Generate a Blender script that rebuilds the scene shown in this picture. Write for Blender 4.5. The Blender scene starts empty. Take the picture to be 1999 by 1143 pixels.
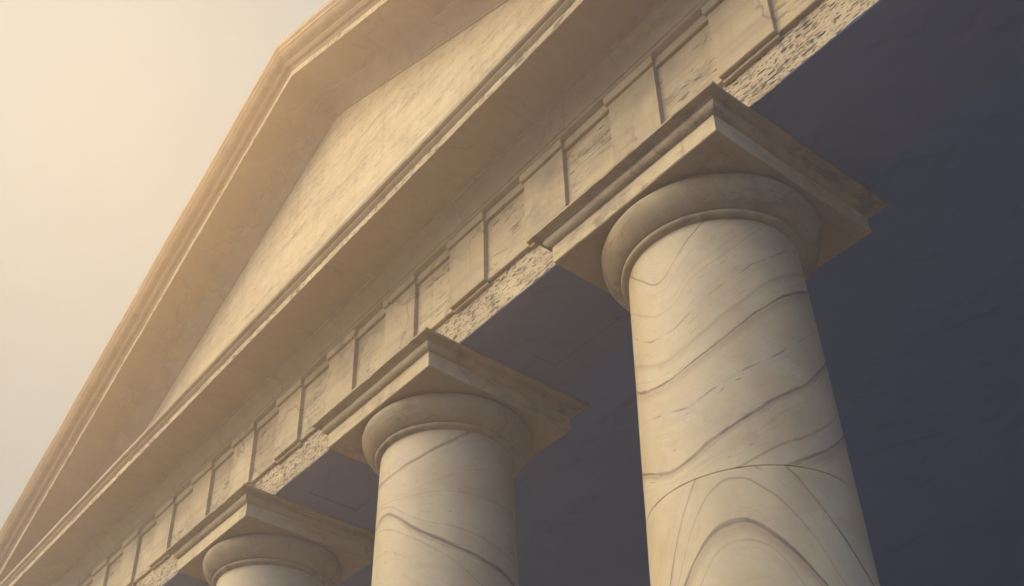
import bpy, bmesh, math, random
from mathutils import Vector, Matrix, noise as mn

random.seed(7)
scene = bpy.context.scene
COL = scene.collection
H = 7.6                      # height of the architrave's lower edge above the ground
YC = 0.524                   # column axis behind the architrave face
BAY = 3.0
COLX = [3.22, 0.0, -3.0, -6.0, -9.0, -12.0]
AX = -4.5                    # ridge of the pediment
SL = 0.432                   # pitch of the gable

# ------------------------------------------------------------------ helpers
def tag(o, label=None, cat=None, group=None, kind=None):
    if label: o['label'] = label
    if cat: o['category'] = cat
    if group: o['group'] = group
    if kind: o['kind'] = kind
    return o

def link_mesh(name, verts, faces, mat, parent=None, sharp=32, attrs=None, smooth=True):
    me = bpy.data.meshes.new(name)
    me.from_pydata(verts, [], faces)
    me.validate()
    bm = bmesh.new(); bm.from_mesh(me)
    bmesh.ops.recalc_face_normals(bm, faces=bm.faces)
    bm.to_mesh(me); bm.free()
    if smooth:
        for p in me.polygons: p.use_smooth = True
        me.set_sharp_from_angle(angle=math.radians(sharp))
    if attrs:
        for an, data in attrs.items():
            a = me.attributes.new(an, 'FLOAT_VECTOR', 'POINT')
            a.data.foreach_set('vector', data)
    if mat: me.materials.append(mat)
    o = bpy.data.objects.new(name, me)
    COL.objects.link(o)
    if parent: o.parent = parent
    return o

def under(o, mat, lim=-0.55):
    """a darker material that paints shade onto the faces that look down"""
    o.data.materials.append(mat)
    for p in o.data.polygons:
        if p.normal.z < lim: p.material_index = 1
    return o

def wob(x, y, z, s=1.0, seed=0.0):
    return mn.noise(Vector((x * s + seed, y * s - seed * 0.7, z * s + 3.1 * seed)))

def chamfer(profile, c):
    """cut the convex/concave corners of a closed (y,z) polygon by c"""
    n = len(profile); out = []
    for i in range(n):
        p = Vector(profile[i]); a = Vector(profile[i - 1]); b = Vector(profile[(i + 1) % n])
        da, db = a - p, b - p
        la, lb = da.length, db.length
        if la < 1e-6 or lb < 1e-6: continue
        cc = min(c, la * 0.3, lb * 0.3)
        out.append(tuple(p + da / la * cc)); out.append(tuple(p + db / lb * cc))
    return out

def sweep(name, profile, x0, x1, mat, parent, step=0.06, jit=0.003, zf=None, caps=(True, True),
          cham=0.006, chip=None, seed=0.0, sharp=30):
    """closed (y,z) profile carried along x; zf(x) lifts it; chip=(test, amount) wears an edge away"""
    pr = chamfer(profile, cham) if cham else list(profile)
    n = len(pr); m = max(1, int(abs(x1 - x0) / step))
    vs, fs = [], []
    for i in range(m + 1):
        x = x0 + (x1 - x0) * i / m
        dz = zf(x) if zf else 0.0
        for (y, z) in pr:
            a = wob(x, y * 3, z * 3, 1.7, seed) * jit + wob(x, y * 8, z * 8, 9.0, seed + 5) * jit * 0.6
            b = wob(x, y * 3, z * 3, 2.1, seed + 11) * jit + wob(x, y * 8, z * 8, 11.0, seed + 17) * jit * 0.6
            yy, zz = y + a, z + b
            if chip:
                k, amt = chip(y, z)
                if k:
                    w = max(0.0, wob(x, 0, 0, 5.0, seed + 23) * 0.6 + wob(x, 0, 0, 17.0, seed + 29) * 0.7 + 0.05)
                    w = min(w, 0.9) * amt
                    zz += w * k; yy += w * 0.6
            vs.append((x, yy, zz + dz + H))
    for i in range(m):
        for j in range(n):
            j2 = (j + 1) % n
            fs.append((i * n + j, i * n + j2, (i + 1) * n + j2, (i + 1) * n + j))
    if caps[0]: fs.append(tuple(range(n)))
    if caps[1]: fs.append(tuple(m * n + j for j in range(n)))
    return link_mesh(name, vs, fs, mat, parent, sharp)

def box(name, x0, x1, y0, y1, z0, z1, mat, parent, cham=0.006, step=0.08, jit=0.002, seed=0.0, chip=None):
    return sweep(name, [(y0, z0), (y0, z1), (y1, z1), (y1, z0)], x0, x1, mat, parent, step, jit, None,
                 (True, True), cham, chip, seed)

def plain_box(name, x0, x1, y0, y1, z0, z1, mat, parent=None):
    v = [(x, y, z) for x in (x0, x1) for y in (y0, y1) for z in (z0, z1)]
    f = [(0, 1, 3, 2), (4, 6, 7, 5), (0, 4, 5, 1), (2, 3, 7, 6), (0, 2, 6, 4), (1, 5, 7, 3)]
    return link_mesh(name, v, f, mat, parent, smooth=False)

# ------------------------------------------------------------------ node helpers
class NT:
    def __init__(self, name):
        self.m = bpy.data.materials.new(name); self.m.use_nodes = True
        self.t = self.m.node_tree; self.n = self.t.nodes; self.l = self.t.links
        self.n.clear()
        self.out = self.n.new('ShaderNodeOutputMaterial')
        self.b = self.n.new('ShaderNodeBsdfPrincipled')
        self.l.new(self.b.outputs[0], self.out.inputs['Surface'])
        self.pos = self.n.new('ShaderNodeNewGeometry').outputs['Position']
    def put(self, sock, v):
        if isinstance(v, (int, float, tuple, list)): sock.default_value = v
        else: self.l.new(v, sock)
    def math(self, op, a, b=None, c=None, clamp=False):
        q = self.n.new('ShaderNodeMath'); q.operation = op; q.use_clamp = clamp
        self.put(q.inputs[0], a)
        if b is not None: self.put(q.inputs[1], b)
        if c is not None: self.put(q.inputs[2], c)
        return q.outputs[0]
    def vmul(self, v, s, off=None):
        q = self.n.new('ShaderNodeVectorMath'); q.operation = 'MULTIPLY_ADD'
        self.put(q.inputs[0], v); self.put(q.inputs[1], s); self.put(q.inputs[2], off or (0, 0, 0))
        return q.outputs[0]
    def vadd(self, a, b):
        q = self.n.new('ShaderNodeVectorMath'); q.operation = 'ADD'
        self.put(q.inputs[0], a); self.put(q.inputs[1], b); return q.outputs[0]
    def noise(self, v, scale, detail=4, rough=0.55, dist=0.0, col=False):
        q = self.n.new('ShaderNodeTexNoise')
        self.put(q.inputs['Vector'], v); q.inputs['Scale'].default_value = scale
        q.inputs['Detail'].default_value = detail; q.inputs['Roughness'].default_value = rough
        q.inputs['Distortion'].default_value = dist
        return q.outputs['Color' if col else 'Fac']
    def voro(self, v, scale, feat='DISTANCE_TO_EDGE'):
        q = self.n.new('ShaderNodeTexVoronoi'); q.feature = feat
        self.put(q.inputs['Vector'], v); q.inputs['Scale'].default_value = scale
        return q.outputs['Distance']
    def ramp(self, v, a, b, lo=0.0, hi=1.0, smooth=True):
        q = self.n.new('ShaderNodeMapRange'); q.interpolation_type = 'SMOOTHSTEP' if smooth else 'LINEAR'
        self.put(q.inputs[0], v)
        for i, x in enumerate((a, b, lo, hi)): self.put(q.inputs[i + 1], x)
        return q.outputs[0]
    def mix(self, f, a, b):
        q = self.n.new('ShaderNodeMix'); q.data_type = 'RGBA'
        self.put(q.inputs[0], f); self.put(q.inputs[6], a); self.put(q.inputs[7], b)
        return q.outputs[2]
    def bump(self, h, dist, strength=1.0, normal=None):
        q = self.n.new('ShaderNodeBump'); q.inputs['Distance'].default_value = dist
        q.inputs['Strength'].default_value = strength
        self.put(q.inputs['Height'], h)
        if normal: self.l.new(normal, q.inputs['Normal'])
        return q.outputs[0]
    def sep(self, v):
        q = self.n.new('ShaderNodeSeparateXYZ'); self.put(q.inputs[0], v); return q.outputs
    def attr(self, name):
        q = self.n.new('ShaderNodeAttribute'); q.attribute_name = name; return q.outputs['Vector']
    def finish(self, col, rough, normal=None):
        self.put(self.b.inputs['Base Color'], col); self.put(self.b.inputs['Roughness'], rough)
        self.b.inputs['Specular IOR Level'].default_value = 0.3
        if normal: self.l.new(normal, self.b.inputs['Normal'])
        return self.m

def C3(r, g, b): return (r, g, b, 1.0)

STONE = C3(0.48, 0.35, 0.175)
STONE_PALE = C3(0.58, 0.442, 0.25)
STONE_DARK = C3(0.25, 0.185, 0.115)
PIT = C3(0.045, 0.036, 0.028)
GRIME = C3(0.20, 0.15, 0.095)

def stone(name, pits=0.0, pit_scale=1.0, pit_zone=0.5, tone=1.0, grime=0.5, crack=0.6, streak=0.4, offs=0.0, gscale=1.0, pv=(9.0, 38.0), block=0.0, vary=0.0, gth=0.46, spot=1.0, lines=0.7):
    """weathered limestone; pits are long and lie along the bed (x)"""
    t = NT(name)
    p = t.vmul(t.pos, (1, 1, 1), (offs, offs * 0.37, offs * 0.61))
    big = t.noise(p, 0.9 * gscale, 5, 0.6)
    mid = t.noise(p, 4.5 * gscale, 6, 0.62, 0.4)
    fine = t.noise(p, 60, 4, 0.65)
    col = t.mix(t.ramp(mid, 0.3, 0.72), STONE, STONE_PALE)
    # tonal beds along x
    bed = t.noise(t.vmul(p, (0.35, 2.0, 9.0)), 1.0, 5, 0.6, 0.6)
    col = t.mix(t.math('MULTIPLY', t.ramp(bed, 0.45, 0.72), streak), col, C3(0.37, 0.275, 0.165))
    # run-off staining in vertical streaks
    run = t.noise(t.vmul(p, (9.0, 3.0, 0.9)), 1.0, 5, 0.65, 0.3)
    col = t.mix(t.math('MULTIPLY', t.ramp(run, 0.52, 0.75), streak * 0.8), col, C3(0.33, 0.25, 0.155))
    g = t.math('MULTIPLY', t.ramp(big, gth, gth + 0.24), t.ramp(mid, 0.35, 0.65))
    col = t.mix(t.math('MULTIPLY', g, grime), col, GRIME)
    col = t.mix(t.ramp(fine, 0.25, 0.75, 0.0, 0.22), col, STONE_DARK)
    if vary:      # every block was cut from another bed
        oi = t.n.new('ShaderNodeObjectInfo').outputs['Random']
        col = t.mix(t.ramp(oi, 0.0, 1.0, 0.0, vary, False), col, C3(0.27, 0.19, 0.105))
    if block:     # blocks laid along x, each its own shade, with open joints
        bx = t.math('DIVIDE', t.math('ADD', t.sep(t.pos)[0], offs * 0.13 + 60.0), block)
        wn = t.n.new('ShaderNodeTexWhiteNoise'); wn.noise_dimensions = '1D'
        t.put(wn.inputs['W'], t.math('FLOOR', bx))
        col = t.mix(t.ramp(wn.outputs['Value'], 0.0, 1.0, 0.0, 0.22, False), col, C3(0.25, 0.175, 0.10))
        fr = t.math('FRACT', bx)
        jd = t.math('MULTIPLY', t.math('MINIMUM', fr, t.math('SUBTRACT', 1.0, fr)), block)
        jt = t.ramp(jd, 0.002, 0.007, 1.0, 0.0)
        col = t.mix(t.math('MULTIPLY', jt, 0.3), col, C3(0.12, 0.085, 0.055))
    # thin wandering cracks
    wp = t.vadd(p, t.vmul(t.noise(p, 2.2, 5, 0.6, 0, True), (0.55, 0.55, 0.55)))
    ed = t.voro(wp, 0.85)
    brk = t.ramp(t.noise(p, 1.3, 3), 0.42, 0.6)
    ck = t.math('MULTIPLY', t.ramp(ed, 0.004, 0.016, 1.0, 0.0), brk)
    col = t.mix(t.math('MULTIPLY', ck, crack), col, C3(0.17, 0.12, 0.075))
    n = t.bump(mid, 0.006, 0.6)
    n = t.bump(fine, 0.0012, 0.7, n)
    n = t.bump(t.math('SUBTRACT', 1.0, ck), 0.003, crack, n)
    if pits:
        warp = t.vadd(p, t.vmul(t.noise(p, 1.4, 3, 0.5, 0, True), (0.10, 0.0, 0.016)))
        sx, sz = pv
        zone = t.noise(t.vmul(p, (1.1, 1.0, 5.5)), 1.0, 6, 0.68)
        rough_edge = t.vmul(t.noise(p, 26, 3, 0.6, 0, True), (0.03, 0.0, 0.012))
        q = t.vadd(warp, rough_edge)
        def spots(kx, kz, off, rmax):
            vo = t.n.new('ShaderNodeTexVoronoi'); vo.feature = 'F1'
            t.put(vo.inputs['Vector'], t.vmul(q, (kx, 9.0, kz), off)); vo.inputs['Scale'].default_value = 1.0
            rnd = t.sep(vo.outputs['Color'])[0]
            r = t.math('MULTIPLY', t.ramp(zone, pit_zone - 0.14, pit_zone + 0.14, 0.06, rmax), t.math('POWER', t.ramp(rnd, 0.1, 1.0, 0.22, 1.0, False), 1.4))
            al = t.ramp(t.sep(vo.outputs['Color'])[1], 0.0, 1.0, 0.6, 1.0, False)
            return t.math('MULTIPLY', al, t.ramp(t.math('SUBTRACT', r, vo.outputs['Distance']), 0.0, 0.12))
        col = t.mix(t.ramp(zone, pit_zone - 0.05, pit_zone + 0.2, 0.0, 0.38 * pits), col, C3(0.29, 0.205, 0.115))
        a = spots(sx, sz, (0, 0, 0), 0.64)
        b = spots(sx * 1.9, sz * 1.6, (3.3, 1.2, 7.7), 0.50)
        # long hair cracks along the bed
        bl = t.noise(t.vmul(q, (0.9, 1.0, sz * 0.35), (2, 5, 1)), 1.0, 4, 0.6)
        bl = t.ramp(t.math('ABSOLUTE', t.math('SUBTRACT', bl, 0.5)), 0.0, 0.012, 1.0, 0.0)
        bl = t.math('MULTIPLY', bl, t.ramp(t.noise(t.vmul(p, (5.0, 1.0, 6.0)), 1.0, 3), 0.5, 0.62))
        bm_ = t.noise(t.vmul(q, (1.6, 1.0, sz * 0.8), (7, 1, 4)), 1.0, 4, 0.6)
        bm_ = t.ramp(t.math('ABSOLUTE', t.math('SUBTRACT', bm_, 0.5)), 0.0, 0.009, 1.0, 0.0)
        bm_ = t.math('MULTIPLY', bm_, t.ramp(t.noise(t.vmul(p, (3.0, 1.0, 9.0), (3, 3, 3)), 1.0, 4), 0.47, 0.62))
        a = t.math('MULTIPLY', a, spot); b = t.math('MULTIPLY', b, spot)
        b = t.math('MAXIMUM', b, t.math('MULTIPLY', t.math('MAXIMUM', bl, bm_), lines))
        pt = t.math('MULTIPLY', t.math('MAXIMUM', a, b), pits, clamp=True)
        col = t.mix(pt, col, PIT)
        n = t.bump(t.math('SUBTRACT', 1.0, pt), 0.012 * spot, 0.8 * spot, n)
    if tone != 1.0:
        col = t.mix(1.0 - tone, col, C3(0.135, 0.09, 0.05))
    return t.finish(col, 0.82, n)

def veined(name, veins, seed=0.0, flowk=1.0):
    """pale marble, veins follow stored distances d (vector attributes) and the flow coordinate f"""
    t = NT(name)
    p = t.pos
    f0 = t.sep(t.attr('flow'))
    f, ang = f0[0], f0[1]
    comb = t.n.new('ShaderNodeCombineXYZ')
    t.put(comb.inputs[0], f); t.put(comb.inputs[1], ang); comb.inputs[2].default_value = seed
    fl = comb.outputs[0]
    mot = t.noise(p, 3.0, 5, 0.6, 0.5)
    fine = t.noise(p, 70, 3, 0.6)
    col = t.mix(t.ramp(mot, 0.3, 0.7), C3(0.40, 0.285, 0.148), C3(0.475, 0.357, 0.203))
    tb = t.noise(t.vmul(fl, (1.1, 0.35, 1)), 1.0, 5, 0.6, 0.4)
    col = t.mix(t.ramp(tb, 0.47, 0.75, 0.0, 0.40), col, C3(0.40, 0.315, 0.22))
    # hair lines that follow the flow
    hl = t.noise(t.vmul(fl, (7.0, 0.55, 1), (3, 1, 5)), 1.0, 5, 0.62, 0.25)
    hl = t.ramp(t.math('ABSOLUTE', t.math('SUBTRACT', hl, 0.5)), 0.0, 0.02, 1.0, 0.0)
    gate = t.ramp(t.noise(t.vmul(fl, (2.0, 1.3, 1), (7, 3, 2)), 1.0, 3), 0.45, 0.65)
    col = t.mix(t.math('MULTIPLY', t.math('MULTIPLY', hl, gate), 0.55), col, C3(0.24, 0.165, 0.11))
    h2 = t.noise(t.vmul(fl, (15.0, 0.8, 1), (6, 4, 3)), 1.0, 5, 0.65, 0.3)
    h2 = t.ramp(t.math('ABSOLUTE', t.math('SUBTRACT', h2, 0.5)), 0.0, 0.018, 1.0, 0.0)
    g2 = t.ramp(t.noise(t.vmul(fl, (1.4, 2.2, 1), (2, 7, 1)), 1.0, 3), 0.48, 0.66)
    col = t.mix(t.math('MULTIPLY', t.math('MULTIPLY', h2, g2), 0.4), col, C3(0.27, 0.19, 0.125))
    cloud = t.noise(p, 1.6, 6, 0.68, 0.8)
    col = t.mix(t.ramp(cloud, 0.5, 0.72, 0.0, 0.35), col, C3(0.29, 0.215, 0.14))
    # short open pits along the beds
    dn = t.noise(t.vmul(fl, (26.0, 5.5, 1), (1, 8, 4)), 1.0, 2, 0.5)
    dz = t.ramp(t.noise(t.vmul(fl, (2.0, 0.8, 1), (4, 2, 9)), 1.0, 2), 0.44, 0.60)
    pit = t.math('MULTIPLY', t.ramp(dn, 0.68, 0.72), dz)
    col = t.mix(t.math('MULTIPLY', pit, 0.75), col, C3(0.09, 0.065, 0.05))
    wig = t.math('MULTIPLY', t.math('SUBTRACT', t.noise(t.vmul(p, (5, 5, 9)), 1.0, 4, 0.6), 0.5), 0.026)
    wig = t.math('ADD', wig, t.math('MULTIPLY', t.math('SUBTRACT', t.noise(t.vmul(p, (22, 22, 40)), 1.0, 3, 0.6), 0.5), 0.007))
    al = t.ramp(t.noise(t.vmul(fl, (0.9, 2.6, 1), (8, 2, 6)), 1.0, 4, 0.65), 0.33, 0.60, 0.45, 1.0)
    sg = t.ramp(t.noise(t.vmul(fl, (1.7, 4.0, 1), (3, 9, 6)), 1.0, 4, 0.65), 0.50, 0.60)
    bn = t.noise(t.vmul(fl, (3.0, 3.5, 1), (2, 6, 1)), 1.0, 3, 0.6)
    wn = t.ramp(t.noise(t.vmul(fl, (1.0, 1.4, 1), (5, 5, 5)), 1.0, 2), 0.3, 0.7, 0.55, 1.5)
    for i, (w, a, smear, dash) in enumerate(veins):
        d = t.sep(t.attr('vd%d' % (i // 3)))[i % 3]
        d = t.math('ADD', d, wig)
        ww = t.math('MULTIPLY', wn, w * 0.95)
        core = t.ramp(t.math('DIVIDE', t.math('ABSOLUTE', d), ww), 0.4, 1.0, 1.0, 0.0)
        core = t.math('MULTIPLY', core, al)
        if w > 0.012:   # thin companion that comes and goes beside the main vein
            sd = t.math('ADD', d, t.math('ADD', 0.012, t.math('MULTIPLY', wn, 0.022)))
            sc = t.math('MULTIPLY', t.ramp(t.math('ABSOLUTE', sd), 0.001, 0.006, 1.0, 0.0), sg)
            col = t.mix(t.math('MULTIPLY', sc, 0.6), col, C3(0.16, 0.105, 0.075))
        if dash: core = t.math('MULTIPLY', core, t.ramp(bn, 0.44, 0.56))
        if smear:
            # tinted band hanging below the crisp line
            s = t.math('MULTIPLY', t.ramp(d, 0.012, 0.0), t.ramp(d, -abs(smear), -abs(smear) * 0.3))
            s = t.math('MULTIPLY', s, t.ramp(t.noise(t.vmul(fl, (20, 0.8, 1)), 1.0, 3, 0.6), 0.25, 0.7, 0.25, 0.9))
            k = 0.62 if smear > 0 else 0.34
            col = t.mix(t.math('MULTIPLY', s, k), col, C3(0.235, 0.14, 0.075))
        col = t.mix(t.math('MULTIPLY', core, a), col, C3(0.085, 0.05, 0.035))
    col = t.mix(t.ramp(fine, 0.3, 0.8, 0.0, 0.13), col, C3(0.25, 0.19, 0.13))
    n = t.bump(mot, 0.004, 0.4)
    n = t.bump(fine, 0.0008, 0.5, n)
    n = t.bump(t.math('SUBTRACT', 1.0, pit), 0.006, 0.7, n)
    return t.finish(col, t.ramp(mot, 0.3, 0.7, 0.5, 0.68), n)

M_ARCH = stone('pitted_stone', pits=1.15, pit_scale=0.8, pit_zone=0.33, grime=0.25, streak=0.25, pv=(16.0, 60.0))
M_FRIEZE = stone('frieze_stone', pits=0.9, pit_scale=0.8, pit_zone=0.55, grime=0.7, streak=0.7, offs=4.0, gth=0.42, pv=(6.5, 44.0), vary=0.4)
M_TRI = stone('smooth_stone', pits=0.0, grime=0.85, streak=0.9, offs=9.0, vary=0.5, gth=0.40)
M_TYMP = stone('bedded_stone', pits=0.65, pit_scale=0.62, pit_zone=0.52, grime=0.15, streak=0.6, offs=15.0, gscale=0.6, crack=0.15, pv=(6.0, 52.0), spot=0.75, lines=0.85)
M_CORN = stone('cornice_stone', pits=0.0, grime=0.6, streak=0.5, offs=21.0, crack=0.3, gscale=0.8, tone=0.62, block=1.9)  # tone darkened to paint the shade on the down-facing bed mouldings
M_CROWN = stone('shaded_crown_stone', pits=0.0, grime=0.9, streak=0.9, offs=63.0, crack=0.3, gscale=1.2, tone=0.52, block=1.3, pv=(4.0, 40.0))  # grime, with the shade of down-facing crown mouldings put into the dark tone
M_SOFF = stone('shaded_soffit_stone', pits=0.0, grime=0.35, streak=0.35, offs=45.0, crack=0.3, gscale=0.7, tone=0.5, block=1.9)  # darker copy of the stone, soffit shade put into its colour
M_EDGE = stone('chipped_stone', pits=0.8, pit_scale=1.5, pit_zone=0.45, grime=0.3, streak=0.6, offs=27.0)
M_CAP = stone('capital_stone', pits=0.5, pit_scale=1.0, pit_zone=0.70, grime=0.9, streak=0.35, offs=33.0, crack=0.35, gscale=1.6)
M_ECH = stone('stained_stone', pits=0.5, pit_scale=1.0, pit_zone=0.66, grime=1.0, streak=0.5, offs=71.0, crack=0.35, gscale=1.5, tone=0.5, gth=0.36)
M_MOULD = stone('grimy_shaded_stone', pits=0.3, pit_scale=1.0, pit_zone=0.68, grime=1.0, streak=0.6, offs=39.0, crack=0.4, gscale=1.8, tone=0.56, gth=0.38)  # grime, plus a darker tone painting the shade under the abacus lip

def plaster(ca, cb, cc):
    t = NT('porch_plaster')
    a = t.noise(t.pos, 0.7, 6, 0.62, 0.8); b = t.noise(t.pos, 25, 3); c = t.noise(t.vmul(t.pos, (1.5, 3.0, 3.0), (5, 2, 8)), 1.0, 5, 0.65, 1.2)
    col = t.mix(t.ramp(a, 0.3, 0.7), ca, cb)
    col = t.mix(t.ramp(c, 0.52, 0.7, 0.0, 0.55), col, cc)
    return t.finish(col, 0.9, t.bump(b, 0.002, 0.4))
M_PLASTER = plaster(C3(0.075, 0.122, 0.255), C3(0.098, 0.138, 0.265), C3(0.06, 0.09, 0.17))  # blue of the porch shade put into the plaster colour
M_UNDER = plaster(C3(0.088, 0.112, 0.205), C3(0.118, 0.132, 0.215), C3(0.070, 0.082, 0.14))  # beam stone coloured dark blue to paint the shade under it
M_UNDER.name = 'shaded_beam_soffit'

def paving():
    t = NT('pale_paving')
    q = t.n.new('ShaderNodeTexBrick')
    t.put(q.inputs['Vector'], t.pos); q.inputs['Scale'].default_value = 1.0
    q.inputs['Color1'].default_value = C3(0.46, 0.39, 0.29); q.inputs['Color2'].default_value = C3(0.40, 0.34, 0.25)
    q.inputs['Mortar'].default_value = C3(0.22, 0.19, 0.15)
    q.inputs['Mortar Size'].default_value = 0.006; q.inputs['Brick Width'].default_value = 1.2; q.inputs['Row Height'].default_value = 0.6
    a = t.noise(t.pos, 1.5, 5, 0.6)
    return t.finish(t.mix(t.ramp(a, 0.35, 0.75, 0.0, 0.4), q.outputs['Color'], C3(0.27, 0.22, 0.16)), 0.85)
M_PAVE = paving()

def lawn():
    t = NT('ground_gravel')
    a = t.noise(t.pos, 0.8, 5); b = t.noise(t.pos, 30, 3)
    return t.finish(t.mix(t.math('MULTIPLY', a, b), C3(0.045, 0.055, 0.03), C3(0.10, 0.095, 0.06)), 0.95)
M_LAWN = lawn()

def roofing():
    t = NT('roof_tiles')
    a = t.noise(t.pos, 2.0, 4)
    return t.finish(t.mix(a, C3(0.22, 0.15, 0.10), C3(0.30, 0.21, 0.14)), 0.9)
M_ROOF = roofing()

# ------------------------------------------------------------------ the temple
temple = bpy.data.objects.new('temple', None); COL.objects.link(temple)
temple.location = (AX, 0, 0)
tag(temple, 'weathered cream marble temple with veined round columns, plain frieze and steep gable', 'temple')
inv = Matrix.Translation((-AX, 0, 0))

XL, XR = COLX[-1] - 0.55, COLX[0] + 0.55

# --- architrave with sunk panels in its soffit
def architrave():
    panels = [(COLX[i + 1] + 1.1, COLX[i + 1] + 1.9) for i in range(1, 5)]
    xs = [XL]
    for a, b in sorted(panels): xs += [a, b]
    xs.append(XR)
    fine = []
    for a, b in zip(xs[:-1], xs[1:]):
        k = max(1, int((b - a) / 0.05)); fine += [a + (b - a) * i / k for i in range(k)]
    fine.append(XR)
    def inpan(x): return any(a < x < b for a, b in panels)
    ys = [0.006, 0.25, 0.81, 1.05]
    V, F = [], []
    def q(*pts):
        i = len(V); V.extend(pts); F.append(tuple(range(i, i + len(pts))))
    D = 0.014
    def e(x):   # worn lower front edge
        w = max(0.0, wob(x, 0, 0, 3.0, 3.3) * 0.5 + wob(x, 0, 0, 14.0, 4.4) * 0.7 + 0.02)
        return min(w, 0.8) * 0.022
    for a, b in zip(fine[:-1], fine[1:]):
        pan = inpan((a + b) / 2)
        ea, eb = e(a), e(b)
        ja, jb = wob(a, 0, 0, 2, 8) * 0.003, wob(b, 0, 0, 2, 8) * 0.003
        q((a, ja, 0.372 + H), (b, jb, 0.372 + H), (b, jb, 0.006 + eb + H), (a, ja, 0.006 + ea + H))
        q((a, ja, 0.006 + ea + H), (b, jb, 0.006 + eb + H), (b, 0.006 + eb * 0.5, H), (a, 0.006 + ea * 0.5, H))
        q((a, 0.006 + ea * 0.5, H), (b, 0.006 + eb * 0.5, H), (b, 0.25, H), (a, 0.25, H))
        z = H + (D if pan else 0)
        q((a, 0.25, z), (b, 0.25, z), (b, 0.81, z), (a, 0.81, z))
        if pan:
            q((a, 0.25, H), (b, 0.25, H), (b, 0.25, z), (a, 0.25, z))
            q((a, 0.81, H), (b, 0.81, H), (b, 0.81, z), (a, 0.81, z))
        q((a, 0.81, H), (b, 0.81, H), (b, 1.05, H), (a, 1.05, H))
        q((a, 1.05, H), (b, 1.05, H), (b, 1.05, 0.372 + H), (a, 1.05, 0.372 + H))
    for a, b in panels:
        for x in (a, b):
            q((x, 0.25, H), (x, 0.81, H), (x, 0.81, H + D), (x, 0.25, H + D))
    for x in (XL, XR):
        q((x, 0, H + 0.003), (x, 1.05, H), (x, 1.05, 0.372 + H), (x, 0, 0.372 + H))
    o = link_mesh('architrave', V, F, M_ARCH, temple)
    bm = bmesh.new(); bm.from_mesh(o.data)
    bmesh.ops.remove_doubles(bm, verts=bm.verts, dist=0.0004)
    bmesh.ops.recalc_face_normals(bm, faces=bm.faces)
    bm.to_mesh(o.data); bm.free()
    o.data.set_sharp_from_angle(angle=math.radians(30))
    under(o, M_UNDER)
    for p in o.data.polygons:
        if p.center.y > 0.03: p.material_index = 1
    return o
architrave()
sweep('tenia', [(-0.037, 0.362), (-0.037, 0.442), (0.2, 0.442), (0.2, 0.362)], XL, XR, M_FRIEZE, temple, 0.05, 0.003,
      chip=lambda y, z: (1 if (z < 0.38 and y < 0) else 0, 0.012), seed=2)
plain_box('frieze_core', XL + 0.02, XR - 0.02, 0.14, 1.045, 0.373 + H, 1.3 + H, M_CORN, temple)

# --- triglyphs (plain slabs) and metopes
PITCH = 0.972
tx = [-0.012 - PITCH * k for k in range(-3, 13)]
TW = 0.2275
for k, x in enumerate(tx):
    tr = box('triglyph', x - TW, x + TW, -0.072, 0.15, 0.362, 1.022, M_TRI, temple, 0.006, 0.05, 0.003, seed=k * 3.7)
    box('triglyph_cap', x - TW - 0.018, x + TW + 0.018, -0.100, 0.16, 1.020, 1.104, M_TRI, tr, 0.006, 0.05, 0.003, seed=k * 2.9 + 40,
        chip=lambda y, z: (1 if (z < 1.03 and y < 0) else 0, 0.01))
    box('regula', x - TW, x + TW, -0.034, 0.1, 0.334, 0.3625, M_TRI, tr, 0.004, 0.05, 0.002, seed=k * 1.3 + 80)
edges = [XL] + [v for x in sorted(tx) for v in (x - TW, x + TW)] + [XR]
for k in range(0, len(edges), 2):
    a, b = edges[k], edges[k + 1]
    if b - a < 0.05: continue
    mt = box('metope', a - 0.01, b + 0.01, -0.030, 0.15, 0.44, 1.003, M_FRIEZE, temple, 0.003, 0.05, 0.003, seed=k * 2.2)
    box('metope_cap', a + 0.004, b - 0.004, -0.062, 0.15, 1.000, 1.085, M_TRI, mt, 0.006, 0.05, 0.003, seed=k * 1.9 + 7)

# --- horizontal cornice
CX0, CX1 = -13.25, 4.25
def arc(p0, p1, n, bulge):
    out = []
    for i in range(n + 1):
        t = i / n
        x = p0[0] + (p1[0] - p0[0]) * t; z = p0[1] + (p1[1] - p0[1]) * t
        s = math.sin(math.pi * t) * bulge
        L = math.hypot(p1[0] - p0[0], p1[1] - p0[1])
        out.append((x - (p1[1] - p0[1]) / L * s, z + (p1[0] - p0[0]) / L * s))
    return out
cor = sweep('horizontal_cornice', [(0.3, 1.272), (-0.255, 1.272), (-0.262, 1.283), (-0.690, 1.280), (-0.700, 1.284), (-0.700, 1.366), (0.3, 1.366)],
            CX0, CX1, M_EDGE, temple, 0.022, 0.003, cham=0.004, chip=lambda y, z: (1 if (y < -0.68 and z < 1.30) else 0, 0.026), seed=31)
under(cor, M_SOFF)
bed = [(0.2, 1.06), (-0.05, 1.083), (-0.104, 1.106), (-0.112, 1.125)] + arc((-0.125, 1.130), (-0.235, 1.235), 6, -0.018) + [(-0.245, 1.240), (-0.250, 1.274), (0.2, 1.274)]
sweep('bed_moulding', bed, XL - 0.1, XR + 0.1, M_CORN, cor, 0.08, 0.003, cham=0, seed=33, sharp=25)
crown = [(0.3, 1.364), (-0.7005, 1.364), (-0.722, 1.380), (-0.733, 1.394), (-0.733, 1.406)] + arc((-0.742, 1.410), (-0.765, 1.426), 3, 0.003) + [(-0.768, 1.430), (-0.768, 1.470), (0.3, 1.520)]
sweep('crown_moulding', crown, CX0 - 0.06, CX1 + 0.06, M_CROWN, cor, 0.05, 0.003, cham=0, seed=35, sharp=22)

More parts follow.
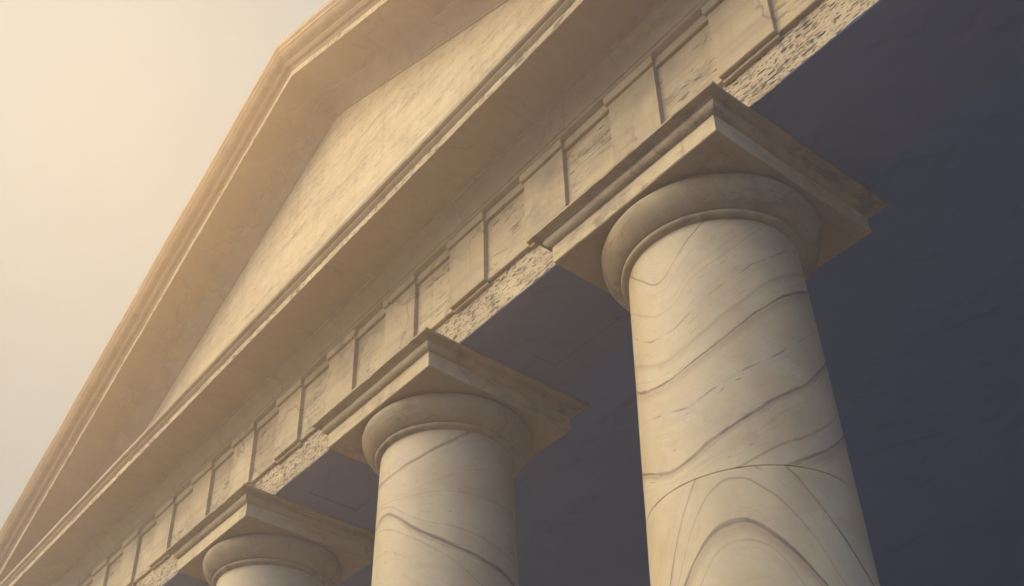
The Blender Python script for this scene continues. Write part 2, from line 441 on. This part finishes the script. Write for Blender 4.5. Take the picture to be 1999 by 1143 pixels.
# --- tympanum
def tympanum():
    V, F = [], []
    n = 60
    xs = [-13.0 + 17.0 * i / n for i in range(n + 1)]
    for x in xs:
        top = 5.08 - SL * abs(x - AX)
        for y in (-0.03, 0.3):
            V.append((x, y, 1.40 + H)); V.append((x, y, max(1.41, top) + H))
    for i in range(n):
        a, b = i * 4, i * 4 + 4
        F += [(a, b, b + 1, a + 1), (a + 2, a + 3, b + 3, b + 2), (a + 1, b + 1, b + 3, a + 3)]
    return link_mesh('tympanum', V, F, M_TYMP, temple)
tympanum()

# --- raking cornices
def zf(x): return -SL * abs(x - AX)
soff = [(0.3, 5.166), (-0.245, 5.166), (-0.252, 5.176), (-0.690, 5.180), (-0.700, 5.185), (-0.700, 5.281), (0.3, 5.30)]
rbed = [(0.2, 4.94), (-0.028, 4.965), (-0.045, 4.975), (-0.052, 4.995)] + arc((-0.062, 5.000), (-0.215, 5.128), 6, -0.02) + [(-0.228, 5.133), (-0.240, 5.168), (0.2, 5.168)]
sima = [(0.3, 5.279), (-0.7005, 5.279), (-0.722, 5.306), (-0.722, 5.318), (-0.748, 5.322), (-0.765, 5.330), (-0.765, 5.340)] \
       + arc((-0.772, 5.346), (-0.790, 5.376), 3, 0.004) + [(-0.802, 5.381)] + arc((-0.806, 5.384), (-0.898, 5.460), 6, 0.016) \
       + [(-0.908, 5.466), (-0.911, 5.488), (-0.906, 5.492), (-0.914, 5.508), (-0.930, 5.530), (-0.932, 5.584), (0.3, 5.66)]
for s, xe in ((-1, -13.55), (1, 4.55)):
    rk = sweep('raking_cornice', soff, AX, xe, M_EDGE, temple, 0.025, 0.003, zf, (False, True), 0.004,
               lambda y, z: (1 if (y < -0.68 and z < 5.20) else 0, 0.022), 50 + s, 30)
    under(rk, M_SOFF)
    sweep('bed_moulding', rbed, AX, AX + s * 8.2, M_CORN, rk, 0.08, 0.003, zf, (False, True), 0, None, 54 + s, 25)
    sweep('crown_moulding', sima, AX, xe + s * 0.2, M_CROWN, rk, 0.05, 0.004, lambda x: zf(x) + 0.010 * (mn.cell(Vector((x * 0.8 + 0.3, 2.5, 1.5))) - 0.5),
          (False, True), 0, None, 58 + s, 22)

# --- roof, porch ceiling, hall behind the porch, side beams
def roof():
    V, F = [], []
    for y in (-0.90, 17.0):
        for dz in (0.0, -0.16):
            V += [(-13.7, y, 5.56 - SL * 9.2 + dz + H), (AX, y, 5.56 + dz + 0.05 + H), (4.7, y, 5.56 - SL * 9.2 + dz + H)]
    # 0..2 front top, 3..5 front bottom, 6..8 back top, 9..11 back bottom
    F = [(0, 1, 7, 6), (1, 2, 8, 7), (3, 9, 10, 4), (4, 10, 11, 5), (0, 6, 9, 3), (2, 5, 11, 8), (0, 3, 4, 1), (1, 4, 5, 2), (6, 7, 10, 9), (7, 8, 11, 10)]
    V = [(x, max(y, -0.6) if i < 6 else y, z + (0.02 if i < 6 else 0.02)) for i, (x, y, z) in enumerate(V)]
    return link_mesh('roof', V, F, M_ROOF, temple, smooth=False)
roof()
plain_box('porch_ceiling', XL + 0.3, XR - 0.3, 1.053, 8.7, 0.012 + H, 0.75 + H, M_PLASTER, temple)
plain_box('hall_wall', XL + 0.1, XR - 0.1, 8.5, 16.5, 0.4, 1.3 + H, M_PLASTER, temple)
for xa, xb in ((XL + 0.02, XL + 1.05), (XR - 1.05, XR - 0.02)):
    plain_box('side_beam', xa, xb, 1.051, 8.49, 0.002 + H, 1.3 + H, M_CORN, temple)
    plain_box('side_cornice', xa - (0.65 if xa < -5 else 0), xb + (0.65 if xa > -5 else 0), 0.31, 16.6, 1.302 + H, 1.46 + H, M_CORN, temple)
for i in range(3):
    e = 0.45 * (2 - i)
    plain_box('step', XL - 0.5 - e, XR + 0.5 + e, -0.6 - e, 16.8 + e, 0.1334 * i, 0.1334 * (i + 1) - 0.0006, M_PAVE, temple)

# ------------------------------------------------------------------ columns
R0, RK = 0.553, 0.0205
VA = [
 [(-121.9,-0.581),(-105.2,-0.765),(-93,-0.893),(-85.2,-0.894),(-77.6,-0.818),(-66.2,-0.675),(-54.4,-0.552)],
 [(-124.6,-0.882),(-99.1,-1.121),(-89.5,-1.16),(-78.2,-1.135),(-69.8,-1.03),(-59.8,-0.951),(-45.7,-0.864),(-33.3,-0.76),(-14.5,-0.576)],
 [(-124.8,-1.088),(-109.4,-1.249),(-98.6,-1.322),(-81.5,-1.335),(-69.9,-1.266),(-62.6,-1.21),(-48.5,-1.102),(-38.1,-1.03),(-27.8,-0.932),(-17.1,-0.868),(0.4,-0.727)],
 [(-125.9,-1.316),(-96.6,-1.522),(-83.5,-1.535),(-68.6,-1.472),(-55.8,-1.376),(-40,-1.258),(-23.4,-1.097),(-8.7,-0.989),(17.6,-0.8)],
 [(-137,-1.427),(-118.3,-1.589),(-105.8,-1.659),(-89.3,-1.694),(-76.2,-1.658),(-64.5,-1.6),(-53.5,-1.53),(-42.2,-1.435),(-26.5,-1.293),(-9.3,-1.148),(6.3,-1.04),(30.6,-0.869)],
 [(-126.3,-1.791),(-80.4,-1.95),(-62.4,-1.882),(-46.7,-1.793),(-32.8,-1.717),(-18.2,-1.611),(-1.9,-1.459),(16.9,-1.305)],
 [(-129.4,-2.118),(-103.8,-2.281),(-93.4,-2.324),(-84.4,-2.315),(-76.3,-2.282),(-69.9,-2.238),(-61.6,-2.202),(-52.3,-2.146),(-40.6,-2.066),(-28.2,-1.973),(-9,-1.836),(8.2,-1.655),(30.6,-1.437)],
 [(-66.9,-2.483),(-54.8,-2.44),(-44.8,-2.386),(-33.4,-2.319),(-18.5,-2.241),(-5.8,-2.152),(24.3,-1.882)],
 [(-46.9,-2.546),(-28.8,-2.438),(-17.2,-2.369),(-2.7,-2.273),(19.6,-2.074)]]
SA = [(0.010, 0.75, 0, 0), (0.007, 0.35, 0, 0), (0.009, 0.8, 0, 1), (0.020, 0.14, -0.07, 0), (0.013, 0.85, 0.10, 0),
      (0.008, 0.6, 0, 1), (0.016, 0.85, 0.05, 0), (0.010, 0.5, 0, 0), (0.014, 0.6, 0.11, 0)]
VB = [
 [(-103.5,-3.009),(-93.5,-2.749),(-86,-2.587),(-79.5,-2.462),(-66.8,-2.27),(-53.2,-2.223),(-41.7,-2.306),(-31.3,-2.461),(-25.8,-2.528),(-19.7,-2.629),(-11.4,-2.756),(-4.5,-2.86),(3.3,-2.968),(12,-3.07)],
 [(-97,-3.041),(-83.7,-2.742),(-76.3,-2.616),(-69.8,-2.547),(-62.9,-2.509),(-56.6,-2.511),(-50.8,-2.534),(-45.4,-2.587),(-38.3,-2.655),(-25,-2.861),(-13.9,-3.095)],
 [(-92,-3.063),(-86.3,-2.973),(-79.1,-2.877),(-70.4,-2.8),(-63.8,-2.781),(-55.8,-2.782),(-50.3,-2.814),(-43.4,-2.882),(-35.9,-2.969),(-29.4,-3.062),(-22.1,-3.175)],
 [(-82.7,-3.102),(-74.4,-2.969),(-66.3,-2.907),(-56.2,-2.905),(-46.3,-2.955),(-39.1,-3.055),(-33.4,-3.187)]]
SB = [(0.020, 0.75, 0, 0), (0.009, 0.45, 0, 0), (0.022, 0.75, 0.12, 0), (0.010, 0.3, 0, 0)]
VC = [
 [(-122.1,-0.814),(-96.3,-0.874),(-82.5,-0.86),(-71.8,-0.835),(-58.8,-0.798),(-47.1,-0.736),(-34.5,-0.67),(-22.8,-0.58)],
 [(-109.3,-1.033),(-73.1,-1.113),(-54.4,-1.071),(-32,-0.99),(-20.6,-0.934),(-9.6,-0.899)],
 [(-113.7,-1.07),(-73,-1.15),(-42.9,-1.143),(-30.8,-1.148),(-14.9,-1.147),(-2.2,-1.16),(9.9,-1.15)],
 [(-122.1,-1.148),(-103.7,-1.125),(-85,-1.191),(-75.1,-1.264),(-64.1,-1.35),(-47.8,-1.43),(-31.7,-1.463),(-15.3,-1.507),(-3.2,-1.541),(9.7,-1.567)],
 [(-122.1,-1.308),(-113.4,-1.25),(-102.1,-1.227),(-90.2,-1.234),(-82.7,-1.273),(-74.7,-1.337),(-65,-1.424),(-53.1,-1.512),(-41.1,-1.578),(-28.4,-1.641),(-15.4,-1.687),(-3.6,-1.722),(7.3,-1.743),(19.2,-1.777)],
 [(-122,-1.387),(-106.8,-1.326),(-86.9,-1.392),(-68.4,-1.504),(-53.9,-1.604),(-40.9,-1.695),(-28.4,-1.787),(-13.5,-1.906)],
 [(-122.1,-1.643),(-105.3,-1.578),(-88.6,-1.593),(-72.8,-1.671),(-58.9,-1.78),(-46.8,-1.886)]]
SC = [(0.016, 0.65, 0.035, 0), (0.008, 0.25, 0, 1), (0.009, 0.3, 0, 0), (0.010, 0.35, 0, 0), (0.022, 0.72, 0.06, 0), (0.009, 0.35, 0, 0), (0.008, 0.3, 0, 1)]

def interp(cv, th):
    """z of a vein at angle th (degrees, -233..127 about the seen side), eased flat round the back"""
    a0, z0 = cv[0]; a1, z1 = cv[-1]
    if a0 <= th <= a1:
        for i in range(len(cv) - 1):
            if cv[i][0] <= th <= cv[i + 1][0]:
                # Catmull-Rom through the points
                p1, p2 = cv[i], cv[i + 1]
                p0 = cv[i - 1] if i > 0 else (2 * p1[0] - p2[0], 2 * p1[1] - p2[1])
                p3 = cv[i + 2] if i + 2 < len(cv) else (2 * p2[0] - p1[0], 2 * p2[1] - p1[1])
                t = (th - p1[0]) / (p2[0] - p1[0])
                m1 = (p2[1] - p0[1]) / (p2[0] - p0[0]) * (p2[0] - p1[0])
                m2 = (p3[1] - p1[1]) / (p3[0] - p1[0]) * (p2[0] - p1[0])
                return ((2 * t**3 - 3 * t**2 + 1) * p1[1] + (t**3 - 2 * t**2 + t) * m1
                        + (-2 * t**3 + 3 * t**2) * p2[1] + (t**3 - t**2) * m2)
    if th < a0:
        g = (cv[1][1] - z0) / (cv[1][0] - a0); d = th - a0
        return z0 + g * 25 * (1 - math.exp(d / 25)) * -1
    g = (z1 - cv[-2][1]) / (a1 - cv[-2][0]); d = th - a1
    return z1 + g * 25 * (1 - math.exp(-d / 25))

def shaft_band(cx, z_top, z_bot, veins, seed, nseg=144, dz=0.02, top_in=0.0, bot_in=0.0, foff=0.0):
    """one drum of the shaft: verts, faces and the vein attributes"""
    m = max(2, int((z_top - z_bot) / dz))
    V, F = [], []
    nv = len(veins); na = (nv + 2) // 3
    A = {'vd%d' % i: [] for i in range(na)}; A['flow'] = []
    zs = [z_top - (z_top - z_bot) * i / m for i in range(m + 1)]
    if top_in: zs = [z_top, z_top - top_in * 1.2] + zs[1:]
    if bot_in: zs = zs[:-1] + [z_bot + bot_in * 1.2, z_bot]
    n = nseg
    tab = []
    for j in range(n):
        th = -233 + 360.0 * j / n
        w = [interp(c, th) for c in veins]
        for i in range(1, nv): w[i] = min(w[i], w[i - 1] - 0.012)
        tab.append(w)
    for r, z in enumerate(zs):
        for j in range(n):
            th = math.radians(-233 + 360.0 * j / n)
            rad = R0 - RK * z
            if top_in and r == 0: rad -= top_in
            if bot_in and r == len(zs) - 1: rad -= bot_in
            rad += 0.0025 * wob(math.cos(th) * 2, math.sin(th) * 2, z, 1.3, seed)
            V.append((cx + rad * math.cos(th), YC + rad * math.sin(th), z + H))
            w = tab[j]
            ds = [z - v for v in w]
            if not w: f = -z * 4 + 0.4 * math.sin(th * 2 + seed)
            elif z >= w[0]: f = (w[0] - z) * 4
            elif z <= w[-1]: f = (nv - 1) + (w[-1] - z) * 4
            else:
                f = 0
                for i in range(nv - 1):
                    if w[i] >= z >= w[i + 1]:
                        f = i + (w[i] - z) / (w[i] - w[i + 1]); break
            for i in range(na):
                for k in range(3):
                    A['vd%d' % i].append(ds[i * 3 + k] if i * 3 + k < nv else 9.0)
            # the angle runs out and back so the flow joins up behind
            A['flow'] += [f + foff, 3.0 * abs((j / n) * 2 - 1), 0.0]
    for r in range(len(zs) - 1):
        for j in range(n):
            F.append((r * n + j, r * n + (j + 1) % n, (r + 1) * n + (j + 1) % n, (r + 1) * n + j))
    F.append(tuple(range(n))); F.append(tuple((len(zs) - 1) * n + j for j in range(n)))
    return V, F, A

def gen_veins(z0, z1, n, seed):
    rr = random.Random(seed); out = []; sp = []
    z = z0
    for i in range(n):
        z = z0 + (z1 - z0) * (i + 0.5) / n
        tilt = rr.uniform(-0.15, 0.45); amp = rr.uniform(0.03, 0.14); ph = rr.uniform(0, 360)
        out.append([(a, z + tilt * (a + 53) / 100 + amp * math.sin(math.radians(a * 1.6 + ph))) for a in range(-150, 61, 15)])
        sp.append((rr.uniform(0.007, 0.018), rr.uniform(0.3, 0.75), rr.choice((0, 0, 0.05)), rr.choice((0, 0, 1))))
    out.sort(key=lambda c: -c[5][1])
    return out, sp

def lathe(name, prof, cx, mat, parent, n=96, jit=0.003, seed=0.0, caps=True):
    V, F = [], []
    for (r, z) in prof:
        for j in range(n):
            th = 2 * math.pi * j / n
            rr = r + jit * wob(math.cos(th) * 2, math.sin(th) * 2, z * 4, 1.5, seed) + jit * 0.5 * wob(math.cos(th) * 2, math.sin(th) * 2, z * 4, 9, seed)
            V.append((cx + rr * math.cos(th), YC + rr * math.sin(th), z + H))
    m = len(prof)
    for i in range(m - 1):
        for j in range(n):
            F.append((i * n + j, i * n + (j + 1) % n, (i + 1) * n + (j + 1) % n, (i + 1) * n + j))
    if caps: F.append(tuple(range(n))); F.append(tuple((m - 1) * n + j for j in range(n)))
    return link_mesh(name, V, F, mat, parent, 35)

def square(name, prof, cx, mat, parent, n=26, jit=0.003, seed=0.0, chip=0.0):
    """(half width, z) profile carried round a square with mitred corners"""
    V, F = [], []
    ring = []
    for side in range(4):
        for i in range(n): ring.append((side, -1 + 2 * i / n))
    for (h, z) in prof:
        for side, u in ring:
            a, b = h, h * u
            x, y = ((a, b), (-b, a), (-a, -b), (b, -a))[side]
            k = jit * wob(cx + x, y, z * 3, 2.5, seed) + jit * 0.7 * wob(cx + x, y, z * 5, 14, seed + 3)
            if chip and h > 0.86: k -= chip * max(0, wob(cx + x, y, z * 20, 8, seed + 9) - 0.15)
            s = (h + k) / h
            V.append((cx + x * s, YC + y * s, z + k * 0.5 + H))
    m = len(prof); N = 4 * n
    for i in range(m - 1):
        for j in range(N):
            F.append((i * N + j, i * N + (j + 1) % N, (i + 1) * N + (j + 1) % N, (i + 1) * N + j))
    F.append(tuple(range(N))); F.append(tuple((m - 1) * N + j for j in range(N)))
    return link_mesh(name, V, F, mat, parent, 24)

E_PROF = [(0.5, -0.268), (0.690, -0.268), (0.694, -0.274)] + \
         [(0.690 + 0.040 * math.sin(math.radians(a)), -0.2745 - 0.10 * (1 - math.cos(math.radians(a))) * 0.5) for a in (30, 60, 90)]
E_PROF = [(0.5, -0.270), (0.676, -0.270), (0.694, -0.2738), (0.716, -0.285), (0.730, -0.302), (0.736, -0.325), (0.733, -0.352),
          (0.722, -0.385), (0.703, -0.418), (0.677, -0.450), (0.648, -0.477), (0.626, -0.492), (0.610, -0.500), (0.5, -0.502)]
N_PROF = [(0.5, -0.498), (0.602, -0.4985), (0.611, -0.505), (0.614, -0.515), (0.611, -0.526), (0.602, -0.535), (0.585, -0.541), (0.566, -0.546), (0.5, -0.548)]
AB_PROF = [(0.45, -0.124), (0.753, -0.120), (0.753, -0.200), (0.753, -0.266), (0.747, -0.2735), (0.45, -0.2735)]
AM_PROF = [(0.45, -0.126), (0.7525, -0.1235), (0.764, -0.1215), (0.780, -0.114), (0.792, -0.102), (0.799, -0.088), (0.801, -0.072),
           (0.797, -0.058), (0.795, -0.048), (0.800, -0.044), (0.808, -0.042), (0.809, -0.034), (0.838, -0.030), (0.861, -0.027), (0.868, -0.024), (0.868, -0.004), (0.860, -0.0008), (0.45, -0.0008)]
BASE_Z = -(H - 0.4)

drums = {
    0.0: [(-0.53, -2.447, VA, SA, 0.0), (-2.449, BASE_Z, VB, SB, 40.0)],
    -3.0: [(-0.53, -2.80, VC, SC, 11.0), (-2.802, BASE_Z, *gen_veins(-3.0, -7.0, 9, 5), 21.0)],
}
names = {
         0.0: 'nearest column, pale shaft with long dark swirling veins and a visible drum joint',
         -3.0: 'second column, shaft with one reddish diagonal vein and a thick arching vein',
         -6.0: 'farthest column, only its capital and a sliver of shaft with an upright vein showing'}
for ci, cx in enumerate(COLX):
    spec = drums.get(cx)
    if spec is None:
        g, s = gen_veins(-0.6, -7.0, 14, 90 + ci)
        if cx == -6.0:   # one vein falls almost straight down the seen side
            g = [[(-140, -0.1), (-110, -0.32), (-96, -0.62), (-92, -1.1), (-88, -1.6), (-80, -2.2), (-40, -2.6), (20, -2.8)]] + [[(a, z - 2.3) for a, z in c] for c in g[:5]]
            s = [(0.02, 0.7, 0.0, 0)] + s[:5]
        spec = [(-0.53, BASE_Z, g, s, 3.0 * ci)]
    V, F, attrs, mats, fmat = [], [], {}, [], []
    for di, (za, zb, vs, ss, sd) in enumerate(spec):
        v, f, a = shaft_band(cx, za, zb, vs, sd, dz=0.02 if cx in (0.0, -3.0) else 0.05,
                             nseg=160 if cx in (0.0, -3.0) else 96, top_in=0.004 if di else 0.0, bot_in=0.004 if di < len(spec) - 1 else 0.0)
        off = len(V); old = off
        V += v; F += [tuple(q + off for q in p) for p in f]; fmat += [di] * len(f)
        for k in set(attrs) | set(a):
            prev = attrs.get(k, [9.0] * (3 * old)); cur = a.get(k, [9.0] * (3 * len(v)))
            attrs[k] = prev + cur
        mats.append(veined('veined_marble', ss, sd))
    me = bpy.data.meshes.new('column'); me.from_pydata(V, [], F)
    for k, d in attrs.items():
        at = me.attributes.new(k, 'FLOAT_VECTOR', 'POINT'); at.data.foreach_set('vector', d)
    for m_ in mats: me.materials.append(m_)
    me.polygons.foreach_set('material_index', fmat)
    bm = bmesh.new(); bm.from_mesh(me); bmesh.ops.recalc_face_normals(bm, faces=bm.faces); bm.to_mesh(me); bm.free()
    for p in me.polygons: p.use_smooth = True
    me.set_sharp_from_angle(angle=math.radians(30))
    sh = bpy.data.objects.new('column', me); COL.objects.link(sh); sh.parent = temple
    if names.get(cx): sh['label'] = names[cx]
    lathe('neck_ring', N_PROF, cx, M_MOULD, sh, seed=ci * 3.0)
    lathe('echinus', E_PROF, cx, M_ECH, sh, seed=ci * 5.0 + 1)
    under(square('abacus', AB_PROF, cx, M_CAP, sh, seed=ci * 7.0 + 2), M_SOFF)  # underside takes the darker stone as painted shade
    square('abacus_moulding', AM_PROF, cx, M_MOULD, sh, seed=ci * 9.0 + 3, chip=0.02)

for o in COL.objects:
    if o.parent is temple:
        o.matrix_parent_inverse = inv

# ------------------------------------------------------------------ ground
gm = plain_box('ground', -400, 400, -400, 400, -0.5, -0.004, M_PAVE)
gm.data.materials[0] = M_LAWN
tag(gm, kind='structure')

# ------------------------------------------------------------------ air
def haze():
    o = plain_box('haze', -402, 402, -402, 402, -1.5, 14.2, None)
    m = bpy.data.materials.new('haze_air'); m.use_nodes = True
    nt = m.node_tree; nt.nodes.clear()
    out = nt.nodes.new('ShaderNodeOutputMaterial'); v = nt.nodes.new('ShaderNodeVolumePrincipled')
    v.inputs['Color'].default_value = HAZE_COL; v.inputs['Density'].default_value = HAZE_D
    v.inputs['Anisotropy'].default_value = HAZE_G
    nt.links.new(v.outputs[0], out.inputs['Volume'])
    o.data.materials.append(m)
    tag(o, kind='stuff')
HAZE_COL = (0.66, 0.78, 0.98, 1); HAZE_D = 0.0125; HAZE_G = 0.66
SKY_K = 0.08; BANK = (3.5, 4.6, 4.4); FRONT_KEY = (89.0, 79.0, 59.0); BACK_FILL = (2.5, 7.0, 16.5)
haze()

# ------------------------------------------------------------------ light
SUN_EL, SUN_AZ = math.radians(50), math.radians(168)   # azimuth of the sun measured from +x
sd = Vector((math.cos(SUN_EL) * math.cos(SUN_AZ), math.cos(SUN_EL) * math.sin(SUN_AZ), math.sin(SUN_EL)))
L = bpy.data.lights.new('sun', 'SUN'); L.energy = 4.3; L.angle = math.radians(10); L.color = (1.0, 0.40, 0.04)
so = bpy.data.objects.new('sun', L); COL.objects.link(so)
so.rotation_euler = (-sd).to_track_quat('-Z', 'Y').to_euler(); so.location = (-10, -20, 30)

w = bpy.data.worlds.new('World'); scene.world = w; w.use_nodes = True
nt = w.node_tree; nt.nodes.clear(); N = nt.nodes; K = nt.links
out = N.new('ShaderNodeOutputWorld'); bg = N.new('ShaderNodeBackground')
sky = N.new('ShaderNodeTexSky'); sky.sky_type = 'NISHITA'; sky.sun_disc = False
sky.sun_elevation = SUN_EL; sky.sun_rotation = math.radians(90) - SUN_AZ
tc = N.new('ShaderNodeTexCoord').outputs['Generated']
def wmath(op, a, b=None):
    q = N.new('ShaderNodeMath'); q.operation = op
    for k, v in enumerate((a, b)):
        if v is None: continue
        if isinstance(v, (int, float)): q.inputs[k].default_value = v
        else: K.new(v, q.inputs[k])
    return q.outputs[0]
def lobe(d, lo, hi):
    """0..1 towards direction d: a soft-edged patch of sky"""
    d = Vector(d).normalized()
    q = N.new('ShaderNodeVectorMath'); q.operation = 'DOT_PRODUCT'
    K.new(tc, q.inputs[0]); q.inputs[1].default_value = d
    r = N.new('ShaderNodeMapRange'); r.interpolation_type = 'SMOOTHSTEP'
    K.new(q.outputs['Value'], r.inputs[0]); r.inputs[1].default_value = lo; r.inputs[2].default_value = hi
    return r.outputs[0]
def scaled(col, f):
    q = N.new('ShaderNodeVectorMath'); q.operation = 'SCALE'
    if isinstance(col, tuple): q.inputs[0].default_value = col
    else: K.new(col, q.inputs[0])
    if isinstance(f, (int, float)): q.inputs['Scale'].default_value = f
    else: K.new(f, q.inputs['Scale'])
    return q.outputs[0]
def vadd(a, b):
    q = N.new('ShaderNodeVectorMath'); q.operation = 'ADD'
    K.new(a, q.inputs[0]); K.new(b, q.inputs[1]); return q.outputs[0]
nz = N.new('ShaderNodeTexNoise'); nz.inputs['Scale'].default_value = 1.7; nz.inputs['Detail'].default_value = 5
K.new(tc, nz.inputs['Vector'])
cl = N.new('ShaderNodeMapRange'); K.new(nz.outputs['Fac'], cl.inputs[0])
for k, v in enumerate((0.3, 0.7, 0.86, 1.14)): cl.inputs[k + 1].default_value = v
bank = wmath('MULTIPLY', lobe((-0.55, 0.10, 0.83), 0.45, 0.97), cl.outputs[0])       # pale cloud beyond the gable
front = wmath('MULTIPLY', lobe((-0.34, -0.76, 0.56), 0.73, 0.995), cl.outputs[0])    # added key light in the unseen sky in front of the temple
blue = wmath('MULTIPLY', lobe((0.62, -0.25, 0.7), 0.2, 0.85), cl.outputs[0])      # added blue fill light, unseen, overhead and behind the camera
tot = vadd(scaled(BACK_FILL, blue), vadd(vadd(scaled(sky.outputs[0], SKY_K), scaled(BANK, bank)), scaled(FRONT_KEY, front)))
K.new(tot, bg.inputs['Color']); bg.inputs['Strength'].default_value = 0.10
K.new(bg.outputs[0], out.inputs['Surface'])

# ------------------------------------------------------------------ camera
cam = bpy.data.cameras.new('camera'); co = bpy.data.objects.new('camera', cam); COL.objects.link(co)
CR = [[0.5645042, 0.8243046, 0.0430928], [-0.446136, 0.3486162, -0.8242751], [-0.6944766, 0.4460815, 0.5645472]]
co.matrix_world = Matrix.Translation((3.78153, -4.53090, -6.00806 + H)) @ Matrix(((CR[0][0], -CR[1][0], -CR[2][0]), (CR[0][1], -CR[1][1], -CR[2][1]), (CR[0][2], -CR[1][2], -CR[2][2]))).to_4x4()
cam.sensor_width = 36.0; cam.lens = 2289.43 / 1999 * 36.0
cam.shift_x = 0.12952; cam.shift_y = 0.13695
cam.clip_start = 0.05; cam.clip_end = 5000
scene.camera = co

scene.view_settings.view_transform = 'Standard'; scene.view_settings.look = 'None'
scene.view_settings.gamma = 1.0; scene.view_settings.exposure = -0.18
scene.cycles.max_bounces = 6; scene.cycles.diffuse_bounces = 3; scene.cycles.volume_bounces = 1
scene.cycles.use_denoising = True
